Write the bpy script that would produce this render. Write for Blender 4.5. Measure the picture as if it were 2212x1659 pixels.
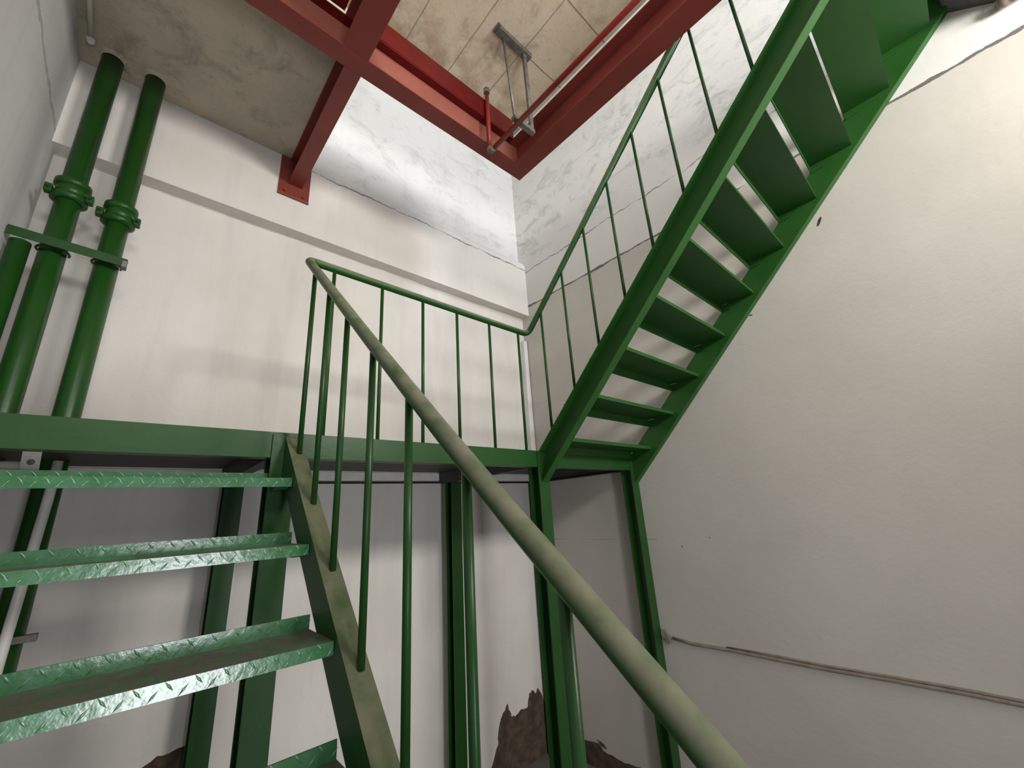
import bpy, math, random
from mathutils import Vector, Matrix, noise as mnoise
random.seed(7)
scene = bpy.context.scene
for o in list(bpy.data.objects):
    bpy.data.objects.remove(o, do_unlink=True)
Z0 = 2.1                       # eye height above the floor; all heights below are given relative to the eye

# ---------------------------------------------------------------- camera
R = ((0.742429879, -0.667094092, -0.061508913),
     (0.155721630, 0.261146402, -0.952655935),
     (0.651573978, 0.697701963, 0.297763871))
cam_data = bpy.data.cameras.new('camera')
cam = bpy.data.objects.new('camera', cam_data)
scene.collection.objects.link(cam)
rx, ry, rz = Vector(R[0]), -Vector(R[1]), -Vector(R[2])
m = Matrix((rx, ry, rz)).transposed().to_4x4()
m.translation = Vector((0, 0, Z0))
cam.matrix_world = m
cam_data.sensor_width = 36.0
cam_data.lens = 36.0 * 889.9 / 2212.0
cam_data.clip_start = 0.02
scene.camera = cam

# ---------------------------------------------------------------- light
world = bpy.data.worlds.new('world')
scene.world = world
world.use_nodes = True
bg = world.node_tree.nodes['Background']
bg.inputs[0].default_value = (0.80, 0.90, 1.0, 1)
bg.inputs[1].default_value = 0.6

def area(name, loc, aim, sx, sy, power, col):
    d = bpy.data.lights.new(name, 'AREA')
    d.shape = 'RECTANGLE'; d.size = sx; d.size_y = sy; d.energy = power; d.color = col
    o = bpy.data.objects.new(name, d)
    scene.collection.objects.link(o)
    o.location = Vector(loc) + Vector((0, 0, Z0))
    v = (Vector(aim) - Vector(loc)).normalized()
    o.rotation_euler = v.to_track_quat('-Z', 'Y').to_euler()
    return o
YF = -2.2                      # wall behind the camera
area('daylight_upstairs', (2.75, YF - .05, 4.1), (2.75, 3, 3.1), 0.8, 1.4, 90, (0.84, 0.92, 1.0))
area('daylight_upstairs', (0.3, YF - .05, 4.1), (0.6, 3, 3.9), 1.5, 1.2, 178, (1.0, 0.99, 0.96))
area('unseen_window_light', (2.25, YF - .30, 2.12), (2.25, 3, 2.12), 1.1, .7, 178, (1.0, 0.965, 0.915))
area('unseen_window_light', (.10, YF - .30, 2.25), (.10, 3, 2.1), 1.1, .6, 58, (1.0, 0.97, 0.93))  # added left window light, out of view, that brightens the back wall
area('daylight_doorway', (.52, YF - .20, -1.1), (.40, 3, -.9), .70, 1.85, 72, (0.95, 0.96, 1.0))

scene.view_settings.view_transform = 'Standard'
scene.view_settings.look = 'None'
scene.view_settings.exposure = -0.06
scene.view_settings.gamma = 1.0
scene.view_settings.use_curve_mapping = False

# ---------------------------------------------------------------- materials
def new_mat(name):
    mt = bpy.data.materials.new(name); mt.use_nodes = True
    nt = mt.node_tree
    return mt, nt, nt.nodes['Principled BSDF']

def N(nt, typ, **kw):
    n = nt.nodes.new(typ)
    for k, v in kw.items():
        setattr(n, k, v)
    return n

def mix(nt, fac, a, b, blend='MIX'):
    n = nt.nodes.new('ShaderNodeMix'); n.data_type = 'RGBA'; n.blend_type = blend
    for s, v in ((n.inputs[0], fac), (n.inputs[6], a), (n.inputs[7], b)):
        if hasattr(v, 'links') or isinstance(v, bpy.types.NodeSocket):
            nt.links.new(v, s)
        else:
            s.default_value = v if isinstance(v, (int, float)) else tuple(v) + ((1,) if len(v) == 3 else ())
    return n.outputs[2]

def mth(nt, op, a, b=None, clamp=False):
    n = nt.nodes.new('ShaderNodeMath'); n.operation = op; n.use_clamp = clamp
    for i, v in enumerate((a, b)):
        if v is None: continue
        if isinstance(v, bpy.types.NodeSocket): nt.links.new(v, n.inputs[i])
        else: n.inputs[i].default_value = v
    return n.outputs[0]

def noise(nt, co, scale, detail=4, rough=.55, dist=0.0):
    n = nt.nodes.new('ShaderNodeTexNoise')
    nt.links.new(co, n.inputs['Vector'])
    n.inputs['Scale'].default_value = scale; n.inputs['Detail'].default_value = detail
    n.inputs['Roughness'].default_value = rough; n.inputs['Distortion'].default_value = dist
    return n.outputs[0]

def ramp(nt, v, lo, hi):
    n = nt.nodes.new('ShaderNodeMapRange'); n.clamp = True
    nt.links.new(v, n.inputs[0]); n.inputs[1].default_value = lo; n.inputs[2].default_value = hi
    return n.outputs[0]

def coords(nt, scale=None):
    tc = nt.nodes.new('ShaderNodeTexCoord')
    if scale is None: return tc.outputs['Object']
    mp = nt.nodes.new('ShaderNodeMapping'); nt.links.new(tc.outputs['Object'], mp.inputs[0])
    mp.inputs['Scale'].default_value = scale
    return mp.outputs[0]

def bump(nt, bs, h, strength, dist=0.01):
    b = nt.nodes.new('ShaderNodeBump'); b.inputs['Strength'].default_value = strength
    b.inputs['Distance'].default_value = dist
    nt.links.new(h, b.inputs['Height']); nt.links.new(b.outputs[0], bs.inputs['Normal'])

SPEC = .32
def paint(name, col, col2, rough=.4, scale=6.0, dust=None, dustcol=(0.2, 0.19, 0.12), bumpy=.25, metallic=0, spec=.32, dlo=.05, dhi=.75):
    mt, nt, bs = new_mat(name)
    co = coords(nt)
    c = mix(nt, ramp(nt, noise(nt, co, scale), .38, .68), col, col2)
    if dust:                                    # dust lies on faces that look up
        g = nt.nodes.new('ShaderNodeNewGeometry'); sp = nt.nodes.new('ShaderNodeSeparateXYZ')
        nt.links.new(g.outputs['Normal'], sp.inputs[0])
        up = ramp(nt, sp.outputs[2], dlo, dhi)
        f = mth(nt, 'MULTIPLY', up, ramp(nt, noise(nt, co, 14, 5), .2, .6))
        c = mix(nt, mth(nt, 'MULTIPLY', f, dust), c, dustcol)
        r = mth(nt, 'ADD', mth(nt, 'MULTIPLY', f, .45), rough, True)
        nt.links.new(r, bs.inputs['Roughness'])
    else:
        bs.inputs['Roughness'].default_value = rough
    bs.inputs['Metallic'].default_value = metallic
    bs.inputs['Specular IOR Level'].default_value = spec
    nt.links.new(c, bs.inputs['Base Color'])
    bump(nt, bs, noise(nt, co, 45, 3), bumpy, .0015)
    return mt

def wall_mat(name, col, col2, cracks=(), stain=.0, axis_co=None, streak=0, rough=.8, upper=None, upcol=(.80, .80, .79), upf=.6):
    """cracks: (height above floor, half width, wander, strength, axis, lo, hi)"""
    mt, nt, bs = new_mat(name)
    co = coords(nt)
    c = mix(nt, ramp(nt, noise(nt, co, 1.3, 3), .35, .7), col, col2)
    c = mix(nt, mth(nt, 'MULTIPLY', ramp(nt, noise(nt, co, 26, 6, .7), .55, .8), .25), c, tuple(x * .75 for x in col))
    sp = nt.nodes.new('ShaderNodeSeparateXYZ'); nt.links.new(co, sp.inputs[0])
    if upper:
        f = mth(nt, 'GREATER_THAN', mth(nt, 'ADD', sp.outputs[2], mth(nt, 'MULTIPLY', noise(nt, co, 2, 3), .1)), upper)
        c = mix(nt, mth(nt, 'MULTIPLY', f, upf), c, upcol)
    if stain:
        f = ramp(nt, noise(nt, coords(nt, (1.6, 1.6, 2.6)), 2.2, 9, .74, .8), .50, .66)
        zz = ramp(nt, sp.outputs[2], 5.0, 5.25)
        f = mth(nt, 'MULTIPLY', f, zz)
        c = mix(nt, mth(nt, 'MULTIPLY', f, stain), c, (.40, .41, .41))
    if streak:
        f = ramp(nt, noise(nt, coords(nt, (3.0, 3.0, .35)), 2.0, 4, .6), .52, .72)
        c = mix(nt, mth(nt, 'MULTIPLY', f, streak), c, tuple(x * .62 for x in col2))
    h = noise(nt, co, 18, 6, .65)
    for (z, w, amp, st, ax, lo, hi) in cracks:
        n1 = mth(nt, 'MULTIPLY', mth(nt, 'SUBTRACT', noise(nt, co, 3.0, 6, .7), .5), amp)
        d = mth(nt, 'ABSOLUTE', mth(nt, 'SUBTRACT', mth(nt, 'ADD', sp.outputs[2], n1), z))
        wv = mth(nt, 'MULTIPLY', ramp(nt, noise(nt, co, 4.0, 4), .3, .7), w)
        f = mth(nt, 'LESS_THAN', d, wv)
        f = mth(nt, 'MULTIPLY', f, mth(nt, 'GREATER_THAN', sp.outputs[ax], lo))
        f = mth(nt, 'MULTIPLY', f, mth(nt, 'LESS_THAN', sp.outputs[ax], hi))
        c = mix(nt, mth(nt, 'MULTIPLY', f, st), c, (.10, .095, .09))
    nt.links.new(c, bs.inputs['Base Color'])
    bs.inputs['Roughness'].default_value = rough
    bump(nt, bs, h, .35, .006)
    return mt

M = {}
M['green'] = paint('green_paint', (.011, .053, .009), (.015, .064, .012), .34, 5)
M['green_dust'] = paint('green_paint_dusty', (.013, .055, .010), (.018, .066, .014), .36, 5, dust=.85, dustcol=(.150, .142, .088))
M['green_rail'] = paint('green_paint_handrail', (.015, .070, .012), (.021, .082, .017), .42, 5, dust=1.0, dustcol=(.175, .172, .115), dlo=-.25, dhi=.35)
M['green_tread'] = paint('green_paint_worn', (.022, .125, .035), (.050, .17, .080), .22, 16, dust=.97, spec=1.0, dustcol=(.085, .065, .045), bumpy=.6)
M['green_flight'] = paint('green_paint_upper_flight', (.014, .072, .010), (.019, .086, .014), .45, 4)
M['green_pipe'] = paint('green_paint_pipe', (.011, .058, .007), (.015, .070, .010), .33, 3)
M['red'] = paint('red_oxide_paint', (.180, .036, .028), (.22, .046, .036), .38, 3)
M['red_pale'] = paint('red_oxide_paint_web', (.30, .10, .07), (.25, .078, .055), .45, 3)
M['red_bright'] = paint('red_gloss_paint', (.13, .005, .005), (.09, .004, .004), .25, 5)
M['red_pipe'] = paint('red_pipe_paint', (.24, .022, .018), (.19, .018, .015), .35, 5)
M['galv'] = paint('galvanised_steel', (.22, .21, .185), (.12, .11, .095), .5, 20, metallic=.3)
M['white_pvc'] = paint('white_plastic', (.78, .76, .72), (.68, .66, .61), .35, 12)
M['wire'] = paint('near_black', (.03, .03, .028), (.05, .045, .04), .6, 12)
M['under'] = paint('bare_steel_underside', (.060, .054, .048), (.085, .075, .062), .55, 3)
M['conduit'] = paint('dusty_conduit', (.22, .175, .135), (.30, .26, .215), .8, 12)
M['trunk'] = paint('painted_corner_trunking', (.66, .65, .63), (.72, .71, .70), .7, 9)
M['stain'] = paint('peeled_plaster', (.060, .042, .028), (.110, .082, .055), .95, 14, bumpy=1)
M['glass_frame'] = paint('white_window_frame', (.6, .6, .6), (.55, .55, .55), .5, 8)
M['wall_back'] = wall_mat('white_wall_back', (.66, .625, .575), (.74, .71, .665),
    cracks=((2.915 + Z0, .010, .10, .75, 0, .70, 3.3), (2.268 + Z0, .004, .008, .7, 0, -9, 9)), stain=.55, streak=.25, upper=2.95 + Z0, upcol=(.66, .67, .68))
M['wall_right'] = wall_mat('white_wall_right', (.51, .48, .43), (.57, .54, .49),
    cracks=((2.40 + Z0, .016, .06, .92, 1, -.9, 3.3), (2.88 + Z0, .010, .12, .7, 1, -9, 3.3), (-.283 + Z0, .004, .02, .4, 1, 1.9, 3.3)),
    stain=.75, streak=.0, upper=2.45 + Z0, upf=.5, upcol=(.84, .84, .83))  # paler upper zone: the brighter light up there is put into the colour
M['wall_left'] = wall_mat('grey_wall_left', (.56, .555, .56), (.63, .63, .63), streak=.3,
    cracks=((2.36 + Z0, .030, .20, .38, 1, 1.5, 3.27),))
M['wall_front'] = wall_mat('bare_wall_front', (.22, .21, .20), (.28, .27, .26))
M['floor'] = wall_mat('concrete_floor', (.13, .12, .11), (.18, .17, .155))

def concrete(name, a, b, dark, joints=False, lo=.42, hi=.66, band=None):
    mt, nt, bs = new_mat(name)
    co = coords(nt)
    c = mix(nt, ramp(nt, noise(nt, co, 1.6, 5, .6), .35, .68), a, b)
    c = mix(nt, mth(nt, 'MULTIPLY', ramp(nt, noise(nt, co, 4.5, 9, .72, .4), lo + .08, hi + .04), .75), c, dark)
    c = mix(nt, mth(nt, 'MULTIPLY', ramp(nt, noise(nt, co, 40, 4), .55, .8), .35), c, dark)
    if joints:
        sp = nt.nodes.new('ShaderNodeSeparateXYZ'); nt.links.new(co, sp.inputs[0])
        n1 = mth(nt, 'MULTIPLY', mth(nt, 'SUBTRACT', noise(nt, co, 6, 3), .5), .012)
        for v in (1.387, 1.747, 1.02, .66):
            if True:
                d = mth(nt, 'ABSOLUTE', mth(nt, 'SUBTRACT', mth(nt, 'ADD', sp.outputs[0], n1), v))
                c = mix(nt, mth(nt, 'MULTIPLY', mth(nt, 'LESS_THAN', d, .004), .65), c, (.20, .16, .11))
        for v in (1.513, 1.057, .6):
            d = mth(nt, 'ABSOLUTE', mth(nt, 'SUBTRACT', mth(nt, 'ADD', sp.outputs[1], n1), v))
            f = mth(nt, 'MULTIPLY', mth(nt, 'LESS_THAN', d, .005), mth(nt, 'GREATER_THAN', sp.outputs[0], 1.747))
            c = mix(nt, mth(nt, 'MULTIPLY', f, .75), c, (.22, .17, .11))
        # rusty damp near the back wall
        f = mth(nt, 'MULTIPLY', ramp(nt, sp.outputs[1], 1.5, 2.1), ramp(nt, noise(nt, co, 5, 5), .42, .62))
        c = mix(nt, mth(nt, 'MULTIPLY', f, .75), c, (.38, .20, .07))
    nt.links.new(c, bs.inputs['Base Color'])
    bs.inputs['Roughness'].default_value = .85
    bump(nt, bs, noise(nt, co, 22, 6, .65), .5, .006)
    return mt
M['slab'] = concrete('stained_concrete_slab', (.42, .375, .295), (.56, .49, .365), (.20, .175, .14))
M['ceiling_up'] = concrete('yellowed_concrete_ceiling', (.85, .735, .54), (.88, .79, .63), (.44, .36, .24), True)
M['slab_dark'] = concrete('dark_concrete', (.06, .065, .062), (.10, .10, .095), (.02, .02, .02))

# ---------------------------------------------------------------- mesh helpers
class MB:
    def __init__(s): s.v = []; s.f = []; s.sm = []
    def add(s, vs, fs, smooth=False):
        n = len(s.v); s.v += [tuple(v) for v in vs]
        s.f += [tuple(i + n for i in f) for f in fs]; s.sm += [smooth] * len(fs)
        return s
    def box(s, x0, x1, y0, y1, z0, z1):
        vs = [(x, y, z) for x in (x0, x1) for y in (y0, y1) for z in (z0, z1)]
        return s.add(vs, [(0, 1, 3, 2), (4, 6, 7, 5), (0, 4, 5, 1), (2, 3, 7, 6), (0, 2, 6, 4), (1, 5, 7, 3)])
    def sweep(s, prof, p0, p1, u, v, cut0=None, cut1=None):
        """prof: (a, b) points in the plane of u, v; swept from p0 to p1"""
        p0, p1, u, v = Vector(p0), Vector(p1), Vector(u), Vector(v)
        n = len(prof)
        A = [p0 + u * a + v * b for a, b in prof]; B = [p1 + u * a + v * b for a, b in prof]
        d = (p1 - p0).normalized()
        if cut0: A = [a + d * ((cut0[1] - a.dot(Vector(cut0[0]))) / d.dot(Vector(cut0[0]))) for a in A]
        if cut1: B = [a + d * ((cut1[1] - a.dot(Vector(cut1[0]))) / d.dot(Vector(cut1[0]))) for a in B]
        fs = [(i, (i + 1) % n, n + (i + 1) % n, n + i) for i in range(n)]
        fs += [tuple(range(n))[::-1], tuple(range(n, 2 * n))]
        return s.add(A + B, fs)
    def tube(s, pts, r, seg=16, cap=True):
        pts = [Vector(p) for p in pts]; n = len(pts)
        t0 = (pts[1] - pts[0]).normalized()
        ref = Vector((0, 0, 1)) if abs(t0.z) < .9 else Vector((1, 0, 0))
        a = t0.cross(ref).normalized(); rings = []
        for i, p in enumerate(pts):
            if i == 0: t = t0
            elif i == n - 1: t = (pts[-1] - pts[-2]).normalized()
            else: t = ((pts[i + 1] - p).normalized() + (p - pts[i - 1]).normalized()).normalized()
            a = (a - t * a.dot(t)).normalized(); b = t.cross(a)
            k = 1.0
            if 0 < i < n - 1:
                k = 1.0 / max(.5, t.dot((p - pts[i - 1]).normalized()))
            rr = r[i] if isinstance(r, (list, tuple)) else r
            rings.append([p + (a * math.cos(2 * math.pi * j / seg) + b * math.sin(2 * math.pi * j / seg)) * rr for j in range(seg)])
        vs = [v for rg in rings for v in rg]; fs = []
        for i in range(n - 1):
            for j in range(seg):
                fs.append((i * seg + j, i * seg + (j + 1) % seg, (i + 1) * seg + (j + 1) % seg, (i + 1) * seg + j))
        s.add(vs, fs, True)
        if cap:
            n0 = len(s.v) - len(vs)
            s.f.append(tuple(n0 + j for j in range(seg))[::-1]); s.sm.append(False)
            s.f.append(tuple(n0 + (n - 1) * seg + j for j in range(seg))); s.sm.append(False)
        return s
    def build(s, name, mat, parent=None, bevel=0.0, segs=2):
        me = bpy.data.meshes.new(name)
        off = Vector((0, 0, Z0)) - (Vector(parent['_o']) if parent is not None else Vector((0, 0, 0)))
        me.from_pydata([Vector(v) + off for v in s.v], [], s.f)
        me.polygons.foreach_set('use_smooth', s.sm)
        import bmesh
        bm = bmesh.new(); bm.from_mesh(me); bmesh.ops.recalc_face_normals(bm, faces=bm.faces); bm.to_mesh(me); bm.free()
        me.materials.append(mat)
        o = bpy.data.objects.new(name, me); scene.collection.objects.link(o)
        o['_o'] = parent['_o'] if parent is not None else (0.0, 0.0, 0.0)
        if parent is not None: o.parent = parent
        if bevel:
            b = o.modifiers.new('bevel', 'BEVEL'); b.width = bevel; b.segments = segs; b.limit_method = 'ANGLE'
            b.angle_limit = math.radians(40)
        return o

def tag(o, label=None, cat=None, group=None, kind=None):
    if label: o['label'] = label
    if cat: o['category'] = cat
    if group: o['group'] = group
    if kind: o['kind'] = kind
    return o
def thing(name, loc, label, cat, group=None):
    o = bpy.data.objects.new(name, None); scene.collection.objects.link(o)
    o.location = (loc[0], loc[1], loc[2] + Z0); o['_o'] = tuple(o.location)
    o.empty_display_size = .1
    return tag(o, label, cat, group)
def struct(mb, name, mat, bevel=0): return tag(mb.build(name, mat, None, bevel), kind='structure')
def channel(h, w, t=.006):                 # C profile: web at a=0, flanges reach to a=w, b from -h to 0
    return [(0, 0), (w, 0), (w, -t), (t, -t), (t, -h + t), (w, -h + t), (w, -h), (0, -h)]
def ibeam(h, w, t=.009, c=0):              # I profile centred on a=0, b from 0 to h
    q = w / 2; k = t * .4
    return [(-q, 0), (q, 0), (q, t), (k, t), (k, h - t), (q, h - t), (q, h), (-q, h), (-q, h - t), (-k, h - t), (-k, t), (-q, t)]

XL, XR, YB, YU = -.66, 3.30, 3.27, 3.155
FL, TOP = -Z0, 5.13
# ---------------------------------------------------------------- room shell
s = MB()                                    # back wall with a concrete beam band standing proud of it
prof = [(YB, FL), (YB, 2.275), (YU, 2.275), (YU + .004, 2.97), (YU + .03, 3.02), (YB, 3.10), (YB, TOP + .1), (YB + .25, TOP + .1), (YB + .25, FL)]
s.sweep(prof, (XL - .2, 0, 0), (XR + .2, 0, 0), (0, 1, 0), (0, 0, 1))
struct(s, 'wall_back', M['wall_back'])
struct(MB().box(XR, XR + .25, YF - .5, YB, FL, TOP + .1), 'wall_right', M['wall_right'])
struct(MB().box(XL - .25, XL, YF - .5, YB, FL, TOP + .1), 'wall_left', M['wall_left'])
struct(MB().box(XL - .2, XR + .2, YF - .25, YB + .2, FL - .2, FL), 'floor', M['floor'])
struct(MB().box(XL - .2, XR + .2, YF - .5, YB + .2, TOP, TOP + .2), 'ceiling', M['wall_front'])
# wall behind the camera with a doorway, a stair window and two upstairs windows
s = MB()
holes = [(.14, .90, FL, -.15), (1.68, 2.82, 1.75, 2.5), (-.5, .7, 1.92, 2.57), (-.5, 1.1, 3.45, 4.75), (2.35, 3.15, 3.4, 4.8)]  # third hole: unseen opening added for the light on the back wall
xs = sorted({XL, XR} | {h[0] for h in holes} | {h[1] for h in holes}); zs = sorted({FL, TOP} | {h[2] for h in holes} | {h[3] for h in holes})
for i in range(len(xs) - 1):
    for j in range(len(zs) - 1):
        cx, cz = (xs[i] + xs[i + 1]) / 2, (zs[j] + zs[j + 1]) / 2
        if not any(h[0] < cx < h[1] and h[2] < cz < h[3] for h in holes):
            s.box(xs[i], xs[i + 1], YF - .45, YF, zs[j], zs[j + 1])
struct(s, 'wall_front', M['wall_front'])
for n, h in enumerate(holes[1:]):
    s = MB()
    for a, b in ((h[0], h[0] + .04), (h[1] - .04, h[1]), ((h[0] + h[1]) / 2 - .02, (h[0] + h[1]) / 2 + .02)):
        s.box(a, b, YF - .33, YF - .28, h[2], h[3])
    s.box(h[0] + .04, h[1] - .04, YF - .33, YF - .28, h[2], h[2] + .04); s.box(h[0] + .04, h[1] - .04, YF - .33, YF - .28, h[3] - .04, h[3])
    struct(s, 'window_%d' % (n + 1), M['glass_frame'])

# floor slabs of the upper storey
struct(MB().box(XL, .60, 1.90, YU + .02, 2.945, 3.12), 'floor_upper', M['slab'])
struct(MB().box(XL, 1.95, YF, -1.2, 2.945, 3.12), 'floor_upper', M['slab'])
s = MB()                                    # upstairs landing with a sloping haunch
s.sweep([(-.60, 3.12), (-.60, 2.79), (-.80, 2.64), (-1.05, 2.64), (-1.12, 2.90), (YF, 2.90), (YF, 3.12)], (1.95, 0, 0), (XR, 0, 0), (0, 1, 0), (0, 0, 1))
struct(s, 'floor_landing', M['slab_dark'])

s = MB().box(.60, 2.20, -1.2, 2.02, 3.42, 3.47)                     # boards lying over the hatch on a curb
s.box(.60, 1.95, -1.3, -1.2, 3.12, 3.47); s.box(.57, .66, 1.86, 1.95, 3.12, 3.42)
struct(s, 'ceiling_hatch', M['ceiling_up'])
# corner trunking and the shallow skirting strip under the landing
s = MB()
s.add([(3.19, 3.17, .42), (3.29, 3.20, .42), (3.29, 3.27, .42), (3.19, 3.27, .42),
       (3.235, 3.21, 1.955), (3.29, 3.21, 1.955), (3.29, 3.27, 1.955), (3.235, 3.27, 1.955)],
      [(0, 1, 2, 3), (4, 5, 6, 7), (0, 1, 5, 4), (1, 2, 6, 5), (2, 3, 7, 6), (3, 0, 4, 7)])
tag(s.build('trunking', M['trunk'], None, .006), 'white boxed trunking standing in the corner of the walls above the green landing', 'trunking')
tag(MB().box(-.45, 3.23, 3.245, 3.27, .313, .378).build('cable_trunking', M['white_pvc'], None, .003), 'long white strip of trunking along the wall just under the landing', 'trunking')
tag(MB().tube([(-.45, 3.258, .301), (1.2, 3.258, .299), (3.23, 3.258, .301)], .009, 8).build('dark_line', M['wire']), 'thin dark line right below the white trunking strip under the landing', 'dark_line')  # thin dark tube drawn as the dark line below the trunking

# ---------------------------------------------------------------- steel stair
T_ = .005
def lozenges(s, x0, x1, y, z0, z1, ny, step=.052):
    """raised tear marks of checker plate on a vertical face that looks towards ny"""
    h = z1 - z0; i = 0; x = x0 + .03
    while x < x1 - .03:
        for r in range(2):
            cx = x + r * step / 2; cz = z0 + h * (.32 if r else .70)
            sg = 1 if r else -1
            a = Vector((math.cos(.9), 0, math.sin(.9) * sg)); b = Vector((-a.z, 0, a.x))
            L, W, H = min(.016, h * .42), .0030, .0022
            c = Vector((cx, y, cz)); nn = Vector((0, ny, 0))
            vs = [c - a * L, c + b * W, c + a * L, c - b * W, c + nn * H - a * L * .35, c + nn * H + a * L * .35]
            s.add(vs, [(0, 1, 4), (1, 5, 4), (1, 2, 5), (2, 3, 5), (3, 4, 5), (3, 0, 4)], True)
        x += step; i += 1
def tread(parent, x0, x1, yn, yr, zt, lip, up, mat, sgn, marks=True, name='tread'):
    """yn nosing, yr rear; sgn +1 when the rear lies towards +y"""
    s = MB(); t = T_ * sgn
    prof = [(yn, zt - lip), (yn, zt), (yr - t, zt), (yr - t, zt + up), (yr, zt + up), (yr, zt - T_), (yn + t, zt - T_), (yn + t, zt - lip)]
    s.sweep(prof, (x0, 0, 0), (x1, 0, 0), (0, 1, 0), (0, 0, 1))
    if marks:
        lozenges(s, x0, x1, yn, zt - lip, zt, -sgn); lozenges(s, x0, x1, yr - t, zt, zt + up, -sgn)
    return s.build(name, mat, parent)

SL = .92; cl = 1 / math.hypot(1, SL)
lower = thing('stair_flight', (-.05, -.2, FL), 'lower green steel stair flight with worn checker plate treads rising to the landing', 'stairs')
def lower_stringer(xw, sgn):
    d = Vector((0, cl, SL * cl)); nrm = Vector((0, -SL * cl, cl))
    p1 = Vector((xw, 1.995, .385)); p0 = p1 - d * ((p1.z - FL) / d.z)
    s = MB(); s.sweep(channel(.12, .062 * sgn), p0, p1, (1, 0, 0), nrm, ((0, 0, 1), FL), ((0, 1, 0), 1.995))
    return s.build('stringer', M['green_dust'], lower)
lower_stringer(.478, 1); lower_stringer(-.575, -1)
for k in range(10):
    yn, zt = 1.815 - .268 * k, .185 - .2425 * k
    tr = tread(lower, -.575, .476, yn, yn + .212, zt, .034, .040, M['green_tread'], 1)
    for xa, xb in ((.440, .476), (-.575, -.539)):
        MB().box(xa, xb, yn + .05, yn + .20, zt - .040, zt - .006).build('cleat', M['green'], tr)

SU = .985; cu = 1 / math.hypot(1, SU)
upper = thing('stair_flight', (2.7, 1.9, .40), 'upper green steel stair flight climbing along the right wall, seen from below', 'stairs')
def upper_stringer(xw, sgn, w=.060, SU=.985, z0=.405, h=.160):
    cu = 1 / math.hypot(1, SU)
    d = Vector((0, -cu, SU * cu)); nrm = Vector((0, SU * cu, cu))
    p0 = Vector((xw, 1.995, z0)); p1 = p0 + d * (2.62 / cu)
    s = MB(); s.sweep(channel(h, w * sgn, .007), p0, p1, (1, 0, 0), nrm, ((0, 1, 0), 1.995), ((0, 1, 0), -.62))
    # foot plate that closes the stringer on the landing beam
    return s.build('stringer', M['green_flight'], upper)
upper_stringer(2.142, -1, .062); upper_stringer(3.238, 1, .058, .993, .418, .168)
for k in range(-1, 10):
    yn, zb = 1.786 - .2585 * k, .633 + .2537 * k
    if k == -1: yn, zb, yr = 1.992, .385, 1.79
    else: yr = yn - .245
    tr = tread(upper, 2.144, 3.236, yn, yr, zb + .060, .060, .020, M['green_flight'], -1, False)
    if k >= 0:
        for xa, xb in ((2.144, 2.150), (3.231, 3.2365)):
            q = MB(); q.sweep([(yn - .002, zb + .052), (yn - .002, zb - .002), (yn - .075, zb + .006), (yn - .075, zb + .052)], (xa, 0, 0), (xb, 0, 0), (0, 1, 0), (0, 0, 1))
            q.build('cleat', M['green_flight'], tr)

# landing platform
land = thing('landing_platform', (1.3, 2.6, FL), 'green steel landing platform on posts along the back wall', 'landing')
s = MB().box(-.655, 3.285, 2.008, 3.255, .386, .398)
s.build('deck_plate', M['under'], land)
s = MB(); s.sweep(channel(.112, .055), (-.655, 2.0, .40), (3.285, 2.0, .40), (0, 1, 0), (0, 0, 1))
s.build('front_beam', M['green'], land, .0015)
for x, sg in ((.43, 1), (2.06, 1), (3.285, -1), (-.65, 1)):
    s = MB(); s.sweep(channel(.095, .055 * sg), (x, 2.06, .384), (x, 3.25, .384), (1, 0, 0), (0, 0, 1))
    s.build('joist', M['under'], land, .001)
for x, y in ((.43, 1.992), (2.056, 1.992), (3.192, 1.992), (.43, 3.05), (2.06, 3.05), (3.18, 3.14)):
    front = y < 2.5
    zt = .392 if front else .285
    s = MB()
    hp = [(a + .05, b) for a, b in ibeam(.10, .10, .009)]
    s.sweep(hp, (x, y, FL), (x, y, zt), (1, 0, 0), (0, 1, 0))
    s.build('post', M['green'], land, .001)

# railing: one bent handrail with its balusters
rail = thing('stair_railing', (.51, 2.03, .40), 'green tubular stair railing running up, along the landing and up again', 'railing')
def bend(pts, rad, n=7):
    pts = [Vector(p) for p in pts]; out = [pts[0]]
    for i in range(1, len(pts) - 1):
        a = (pts[i - 1] - pts[i]).normalized(); b = (pts[i + 1] - pts[i]).normalized()
        r = rad if a.dot(b) > -.97 else .0
        if r == 0: out.append(pts[i]); continue
        A, B = pts[i] + a * r, pts[i] + b * r
        for k in range(n + 1):
            t = k / n; out.append(A * (1 - t) ** 2 + pts[i] * 2 * t * (1 - t) + B * t * t)
    return out + [pts[-1]]
RU = lambda y: 1.300 + .985 * (2.03 - y)
low_pts = [(.51, -.62, -1.055), (.51, .14, -.375), (.51, .286, -.246), (.51, .398, -.152), (.51, .434, -.121), (.51, .570, -.006), (.51, .78, .178), (.51, 1.207, .562), (.51, 2.035, 1.318)]
def rail_z(y):
    for (x, a, za), (x2, b, zb) in zip(low_pts, low_pts[1:]):
        if a <= y <= b: return za + (zb - za) * (y - a) / (b - a)
    return low_pts[0][2]
path = bend(low_pts + [(2.10, 2.035, 1.300), (2.10, -.60, RU(-.60))], .055)
MB().tube(path, .0215, 20).build('handrail', M['green_rail'], rail)
for y in (1.899, 1.662, 1.43, 1.188, .950, .705, .465, .225, -.012, -.25, -.49):
    zb = .385 + .92 * (y - 1.995)
    MB().tube([(.515, y, zb - .004), (.513, y, rail_z(y) - .012)], .0105, 14).build('baluster', M['green'], rail)
for x in (.645, .918, 1.185, 1.440, 1.715, 1.993):
    MB().tube([(x, 2.03, .396), (x, 2.035, 1.30)], .0095, 14).build('baluster', M['green'], rail)
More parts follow.
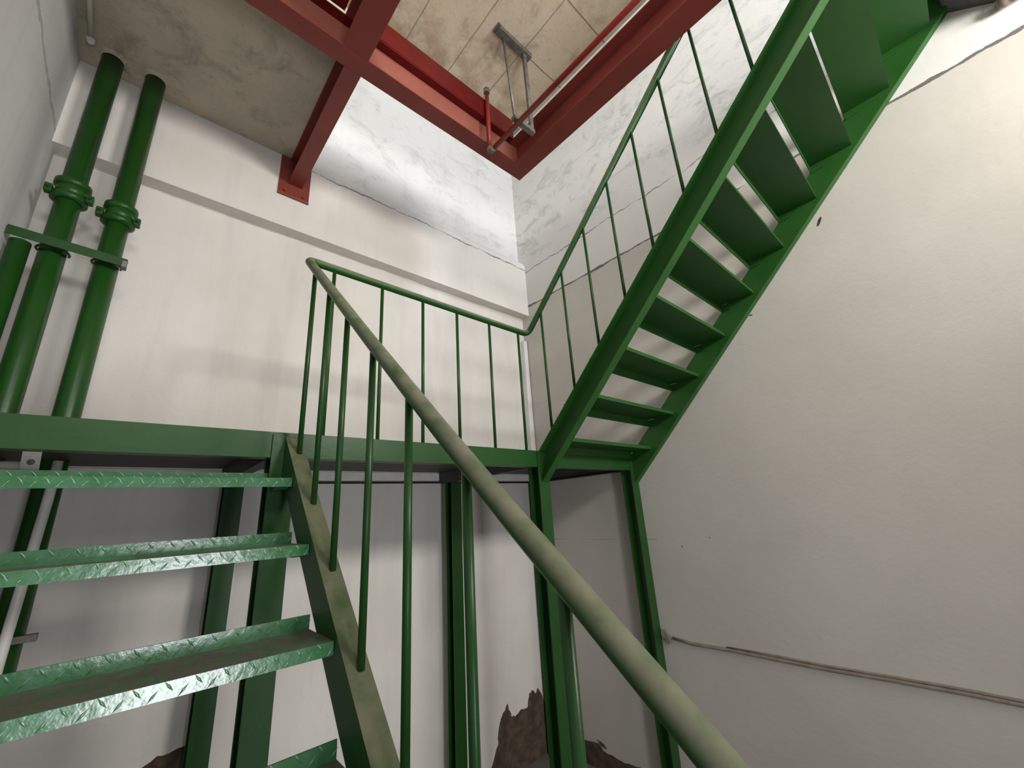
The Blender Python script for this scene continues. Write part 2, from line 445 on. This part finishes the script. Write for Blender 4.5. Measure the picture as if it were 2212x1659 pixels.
for k in range(11):
    y = 1.885 - .2355 * k
    MB().tube([(2.112, y, .405 + SU * (1.995 - y) - .006), (2.103, y, RU(y) - .012)], .0095, 14).build('baluster', M['green'], rail)
MB().tube([(2.108, 1.12, RU(1.12) - .022), (2.132, .35, RU(.35) - .014), (2.14, -.3, RU(-.3))], .0045, 8).build('tie_rod', M['green'], rail)

# ---------------------------------------------------------------- red steel framing of the hoist hatch
ZB = 2.68
def red_beam(name, parts, loc, label):
    t = thing(name, loc, label, 'steel beam')
    for pn, mb, mt in parts: mb.build(pn, M[mt], t, .0012)
    return t
def flanges_web_x(x0, x1, yc, w, h=.255, zb=ZB):
    a = MB().box(x0, x1, yc - w / 2, yc + w / 2, zb, zb + .010)
    b = MB().box(x0, x1, yc - .004, yc + .004, zb + .010, zb + h - .010)
    c = MB().box(x0, x1, yc - w / 2, yc + w / 2, zb + h - .010, zb + h)
    return [('bottom_flange', a, 'red'), ('web', b, 'red_pale'), ('top_flange', c, 'red_bright')]
def flanges_web_y(y0, y1, xc, w, h=.255, zb=ZB, offs=0, m2='red', m3='red'):
    a = MB().box(xc - w / 2, xc + w / 2, y0, y1, zb, zb + .010)
    b = MB().box(xc - .004 + offs, xc + .004 + offs, y0, y1, zb + .010, zb + h - .010)
    c = MB().box(xc - w / 2, xc + w / 2, y0, y1, zb + h - .010, zb + h)
    return [('bottom_flange', a, 'red'), ('web', b, m2), ('top_flange', c, m3)]
pb = flanges_web_x(XL + .005, 1.899, 1.885, .120)
pb[1] = ('web', MB().box(XL + .005, 1.984, 1.881, 1.889, ZB + .010, ZB + .245), 'red_pale')
edge = MB().box(.70, 1.90, 1.822, 1.850, 2.936, 3.115)
pb.append(('edge_plate', edge, 'red_bright'))
red_beam('hatch_beam', pb, (.6, 1.885, ZB), 'long red beam with a pale web crossing below the slab from the left')
a = MB(); a.add([(1.90, 1.825, ZB), (1.90, 1.945, ZB), (2.056, 1.945, ZB), (2.056, -.55, ZB), (1.90, -.55, ZB),
                 (1.90, 1.825, ZB + .01), (1.90, 1.945, ZB + .01), (2.056, 1.945, ZB + .01), (2.056, -.55, ZB + .01), (1.90, -.55, ZB + .01)],
                [(0, 1, 2, 3, 4), (5, 6, 7, 8, 9), (0, 1, 6, 5), (1, 2, 7, 6), (2, 3, 8, 7), (3, 4, 9, 8), (4, 0, 5, 9)])
w_ = MB().box(1.985, 1.993, -.55, 1.943, ZB + .01, ZB + .245)
t_ = MB().box(1.90, 2.056, -.55, 1.943, ZB + .245, ZB + .255)
w2 = MB().box(1.900, 1.984, -.55, 1.820, ZB + .214, ZB + .244)
red_beam('hatch_beam', [('bottom_flange', a, 'red'), ('web', w_, 'red'), ('top_flange', t_, 'red')], (1.98, .7, ZB), 'red beam on the right side of the hatch, nearest the green stair railing')
pb = flanges_web_y(1.946, YU - .012, .632, .105)
ep = MB().box(.513, .745, YU - .012, YU - .0005, 2.555, 2.94)
lip = MB().box(.513, .745, YU - .022, YU - .012, 2.555, 2.563)
t = red_beam('hatch_beam', pb, (.63, 2.5, ZB), 'short dark red beam ending in a bolted plate on the back wall')
e = ep.build('end_plate', M['red'], t, .0015)
lip.build('plate_rim', M['red_pale'], e)
for bx in (.560, .700):
    MB().tube([(bx, YU - .012, 2.60), (bx, YU - .026, 2.60)], .011, 6).build('bolt', M['red'], e)
red_beam('hatch_beam', flanges_web_y(-.6, 1.824, .604, .155, offs=.03), (.6, .7, ZB), 'wide red beam coming overhead from behind the camera to the long beam')
s = MB().box(XL + .005, .52, -.6, 1.82, 2.946, 2.954)
for yy in (.2, 1.0): s.box(XL + .005, .52, yy, yy + .006, 2.90, 2.946)
tag(s.build('hatch_cover', M['red_bright'], None, .001), 'dark red steel plate closing the opening left of the overhead beam', 'hatch cover')

# ---------------------------------------------------------------- sprinkler pipe and its trapeze hanger
p = thing('hatch_rail', (1.61, 1.80, 2.57), 'thin red tube rail hanging in the hatch opening with an upright at its end', 'pipe')
MB().tube([(1.608, 1.801, 2.585), (1.612, 1.803, 3.17)], .0165, 14).build('upright', M['red_pipe'], p)
MB().tube([(1.609, 1.80, 2.568), (1.609, .9, 2.568), (1.612, -.55, 2.568)], .0175, 14).build('tube', M['red_pipe'], p)
MB().tube(bend([(1.608, 1.801, 2.61), (1.609, 1.801, 2.568), (1.609, 1.75, 2.568)], .03), .0205, 14).build('elbow', M['galv'], p)
MB().tube([(1.612, 1.803, 3.165), (1.612, 1.803, 3.205)], .024, 12).build('end_cap', M['galv'], p)
h = thing('pipe_hanger', (1.65, 1.50, 3.42), 'grey steel hanger with two uprights reaching down from the boards to the red tube', 'hanger')
c = MB(); c.box(1.49, 1.815, 1.475, 1.535, 3.378, 3.419); c.build('top_channel', M['galv'], h, .002)
MB().box(1.475, 1.50, 1.470, 1.540, 3.395, 3.4195).build('foot_plate', M['galv'], h, .002)
MB().tube([(1.552, 1.515, 3.39), (1.590, 1.500, 2.62)], .010, 10).build('rod', M['galv'], h)
s = MB(); s.sweep([(-.016, -.009), (.016, -.009), (.016, .009), (-.016, .009)], (1.752, 1.500, 3.385), (1.758, 1.500, 2.61), (1, 0, 0), (0, 1, 0)); s.build('strap', M['galv'], h)
MB().box(1.575, 1.640, 1.482, 1.520, 2.588, 2.622).build('clamp_channel', M['galv'], h, .002)
MB().box(1.648, 1.775, 1.482, 1.520, 2.588, 2.622).build('clamp_channel', M['galv'], h, .002)

# ---------------------------------------------------------------- green pipes on the back wall
def riser(x, r, zc, label, top=2.944, y=3.02, coup=True):
    t = thing('water_pipe', (x, y, FL), label, 'pipe', 'green pipes on the back wall')
    MB().tube([(x, y, FL), (x, y, top)], r, 28).build('pipe', M['green_pipe'], t)
    if coup:
        q = MB()
        for dz in (-.045, .045):                                   # grooved coupling: two ribs and a waist
            q.tube([(x, y, zc + dz - .024), (x, y, zc + dz - .014), (x, y, zc + dz + .014), (x, y, zc + dz + .024)], [r + .008, r + .024, r + .024, r + .008], 28)
        q.tube([(x, y, zc - .05), (x, y, zc + .05)], r + .012, 28)
        c = q.build('coupling', M['green_pipe'], t)
        for sx, dy in ((-1, -.03), (1, -.03)):
            MB().box(x + sx * (r + .028) - .016, x + sx * (r + .028) + .016, y + dy - .022, y + dy + .022, zc - .052, zc - .004).build('clamp_lug', M['green_pipe'], c, .005)
            MB().tube([(x + sx * (r + .030), y + dy - .045, zc - .028), (x + sx * (r + .030), y + dy + .035, zc - .028)], .008, 8).build('bolt', M['green_pipe'], c)
    return t
riser(-.292, .053, 1.83, 'thick green pipe, rightmost of the pipes on the back wall')
riser(-.502, .053, 1.88, 'thick green pipe between the left wall and the rightmost green pipe')
riser(-.606, .040, 1.7, 'thin green pipe hard against the left wall, ending at the clamp bar', top=1.47, y=2.95, coup=False)
t = thing('pipe_bracket', (-.45, 2.95, 1.50), 'green angle bar clamping the green pipes to the back wall', 'bracket')
s = MB(); s.sweep([(0, 0), (.045, 0), (.045, -.005), (.005, -.005), (.005, -.05), (0, -.05)], (-.655, 2.915, 1.535), (-.205, 2.915, 1.510), (0, 1, 0), (0, 0, 1)); s.build('angle_bar', M['green'], t)
for x in (-.292, -.502):
    pts = [(x + .062 * math.cos(a), 3.02 - .0 + .062 * math.sin(a), 1.495) for a in [math.radians(d) for d in range(-200, 21, 20)]]
    MB().tube(pts, .006, 8).build('u_bolt', M['green'], t)
for x in (-.292, -.502):
    MB().box(x - .012, x + .012, 3.075, YB, 1.478, 1.502).build('wall_arm', M['green'], t)
tag(MB().box(-.225, -.205, 2.905, 2.955, 1.455, 1.492).build('bolt_head', M['galv']), 'small steel nut on the right end of the clamp bar', 'bolt')
bpy.data.objects['bolt_head'].parent = t; bpy.data.objects['bolt_head'].location = tuple(-Vector(t['_o']))
for k_ in ('label', 'category'): del bpy.data.objects['bolt_head'][k_]
# plaster collars where the pipes pass the slab
for x, nm in ((-.292, 'right'), (-.502, 'left')):
    s = MB(); ring = []
    for j in range(26):
        a = 2 * math.pi * j / 26; rr = .066 + .012 * random.random()
        ring.append((x + rr * math.cos(a), 3.02 + rr * math.sin(a)))
    s.add([(a, b, 2.9449) for a, b in ring] + [(x + .054 * math.cos(2 * math.pi * j / 26), 3.02 + .054 * math.sin(2 * math.pi * j / 26), 2.925) for j in range(26)],
          [(j, (j + 1) % 26, 26 + (j + 1) % 26, 26 + j) for j in range(26)])
    o = s.build('plaster_collar', M['slab']); tag(o, 'rough plaster collar round the top of the %s green pipe' % nm, 'plaster collar')

# white conduit in front of the green pipe, with wall clip below
t = thing('white_conduit', (-.27, 2.86, FL), 'slim white conduit leaning in front of the green pipe below the landing', 'conduit')
MB().tube([(-.263, 2.85, .36), (-.264, 2.85, .19), (-.279, 2.85, -.367), (-.312, 2.85, FL)], .0185, 16).build('tube', M['white_pvc'], t)
tag(MB().box(-.36, -.195, 2.925, 2.955, -.405, -.375).build('strap_bar', M['galv'], None, .002), 'short grey strap across the green pipe low under the landing', 'strap')
t = thing('pipe_clip', (-.26, 2.15, .30), 'white plate fixed under the left end of the landing beam with a white pipe', 'clip')
s = MB(); s.add([(-.288, 2.150, .308), (-.243, 2.150, .308), (-.238, 2.150, .230), (-.283, 2.150, .230), (-.288, 2.158, .308), (-.243, 2.158, .308), (-.238, 2.158, .230), (-.283, 2.158, .230)],
                [(0, 1, 2, 3), (4, 5, 6, 7), (0, 1, 5, 4), (1, 2, 6, 5), (2, 3, 7, 6), (3, 0, 4, 7)])
s.box(-.288, -.243, 2.10, 2.158, .308, .314); s.box(-.27, -.26, 2.12, 2.152, .308, .386)
s.build('plate', M['white_pvc'], t, .001)
MB().tube([(-.262, 2.149, .266), (-.262, 2.154, .266)], .010, 14).build('screw', M['galv'], t)
MB().tube([(-.285, 2.172, .252), (-.64, 2.172, .252)], .019, 16).build('pipe', M['white_pvc'], t)

# ceiling conduit on the far left
t = thing('ceiling_conduit', (-.60, 2.5, 2.92), 'thin whitish conduit on the concrete slab beside the left wall', 'conduit')
MB().tube([(-.600, 2.90, 2.925), (-.598, 2.4, 2.925), (-.6, 1.95, 2.925)], .013, 10).build('tube', M['trunk'], t)
MB().tube([(-.600, 2.955, 2.918), (-.600, 2.925, 2.918)], .020, 12).build('end_cap', M['white_pvc'], t)

# surface conduit with its stub on the right wall
t = thing('wall_conduit', (3.29, 1.0, -1.01), 'brownish thin conduit running along the bare right wall', 'conduit')
pts = [(3.291, 1.90, -.995)] + [(3.291 + .002 * math.sin(i), 1.75 - i * .28, -1.012 + .004 * math.sin(i * 1.7)) for i in range(15)]
MB().tube(pts, .0105, 10).build('tube', M['conduit'], t)
pts = [(3.300 - .007 * min(1, i / 3), 1.5 - i * .28, -.995 + .003 * math.sin(i * 2.1)) for i in range(13)]
MB().tube(pts, .006, 8).build('wire', M['conduit'], t)
s = MB(); s.tube([(3.300, 1.955, -.975), (3.272, 1.955, -.975)], .030, 9); s.tube([(3.300, 1.935, -1.015), (3.276, 1.935, -1.015)], .022, 8)
s.build('mortar_lump', M['conduit'], t)

# red pipe stub near the upper end of the stair
t = thing('fire_pipe', (3.22, -.85, 2.62), 'dark red pipe end with a pale socket at the wall under the upstairs slab', 'pipe')
MB().tube([(3.245, -.83, 2.605), (3.245, -2.5, 2.605)], .042, 18).build('pipe', M['red_pipe'], t)
MB().tube([(3.262, -.772, 2.598), (3.262, -.80, 2.598), (3.262, -.835, 2.598)], [.026, .032, .026], 16).build('socket', M['conduit'], t)

# ---------------------------------------------------------------- peeled plaster and marks on the walls
def blob(pts, plane, val, th, name, mat, label, rough=.006, sub=5):
    out = []
    for (a, b), (c, d) in zip(pts, pts[1:] + pts[:1]):
        for k in range(sub):
            t = k / sub; j = rough if k else 0
            out.append((a + (c - a) * t + random.uniform(-j, j), b + (d - b) * t + random.uniform(-j, j)))
    s = MB(); n = len(out)
    f = (lambda a, b, q: (a, val - q, b)) if plane == 'y' else (lambda a, b, q: (val - q, a, b))
    s.add([f(a, b, th) for a, b in out] + [f(a, b, 0) for a, b in out], [tuple(range(n)), tuple(range(n, 2 * n))] + [(i, (i + 1) % n, n + (i + 1) % n, n + i) for i in range(n)])
    o = s.build(name, mat)
    return o
K = YB / 3.155
bk = bpy.data.objects['wall_back']; rt = bpy.data.objects['wall_right']
pts = [(2.40, FL), (2.46, -1.90), (2.535, -1.78), (2.545, -1.70), (2.575, -1.62), (2.655, -1.53), (2.69, -1.63), (2.73, -1.645), (2.80, -1.62), (2.885, -1.625), (2.91, -1.53),
       (2.96, -1.52), (2.99, -1.56), (3.02, -1.52), (3.10, -1.66), (3.16, -1.78), (3.18, FL)]
pts = [(a * K, max(b * K, FL + .001)) for a, b in pts]; pts[-1] = (3.295, FL + .001); pts[-2] = (3.295, -1.80)
o = blob(pts, 'y', YB, .004, 'peeled_plaster', M['stain'], None); o.parent = bk
o = blob([(3.265, -1.86), (2.90, -1.925), (2.75, -1.91), (2.70, -1.95), (2.50, -1.97), (2.32, -1.95), (2.20, -2.02), (2.05, FL + .001), (3.265, FL + .001)], 'x', XR, .004, 'peeled_plaster', M['stain'], None); o.parent = rt
o = blob([(2.76, -1.885), (2.71, -1.89), (2.66, -1.925), (2.72, -1.92)], 'x', XR, .005, 'peeled_plaster', M['stain'], None, .004); o.parent = rt
o = blob([(.02, -1.50), (.20, -1.17), (.33, -1.105), (.465, -1.10), (.475, -1.55), (.44, -1.95), (.05, -1.95)], 'y', YB, .004, 'peeled_plaster', M['stain'], None, .008); o.parent = bk
for (yy, zz, a, b, ang) in ((.28, 1.81, .034, .008, -1.05), (.835, 1.317, .012, .004, .2), (1.70, -.335, .010, .002, 1.4), (1.47, -.27, .007, .002, 1.5)):
    q = [(yy + a * math.cos(t) * math.cos(ang) - b * math.sin(t) * math.sin(ang), zz + a * math.cos(t) * math.sin(ang) + b * math.sin(t) * math.cos(ang)) for t in [2 * math.pi * i / 12 for i in range(12)]]
    o = blob(q, 'x', XR, .002, 'paint_chip', M['wire'], None, .001, 2); o.parent = rt

for o in bpy.data.objects:
    if '_o' in o: del o['_o']
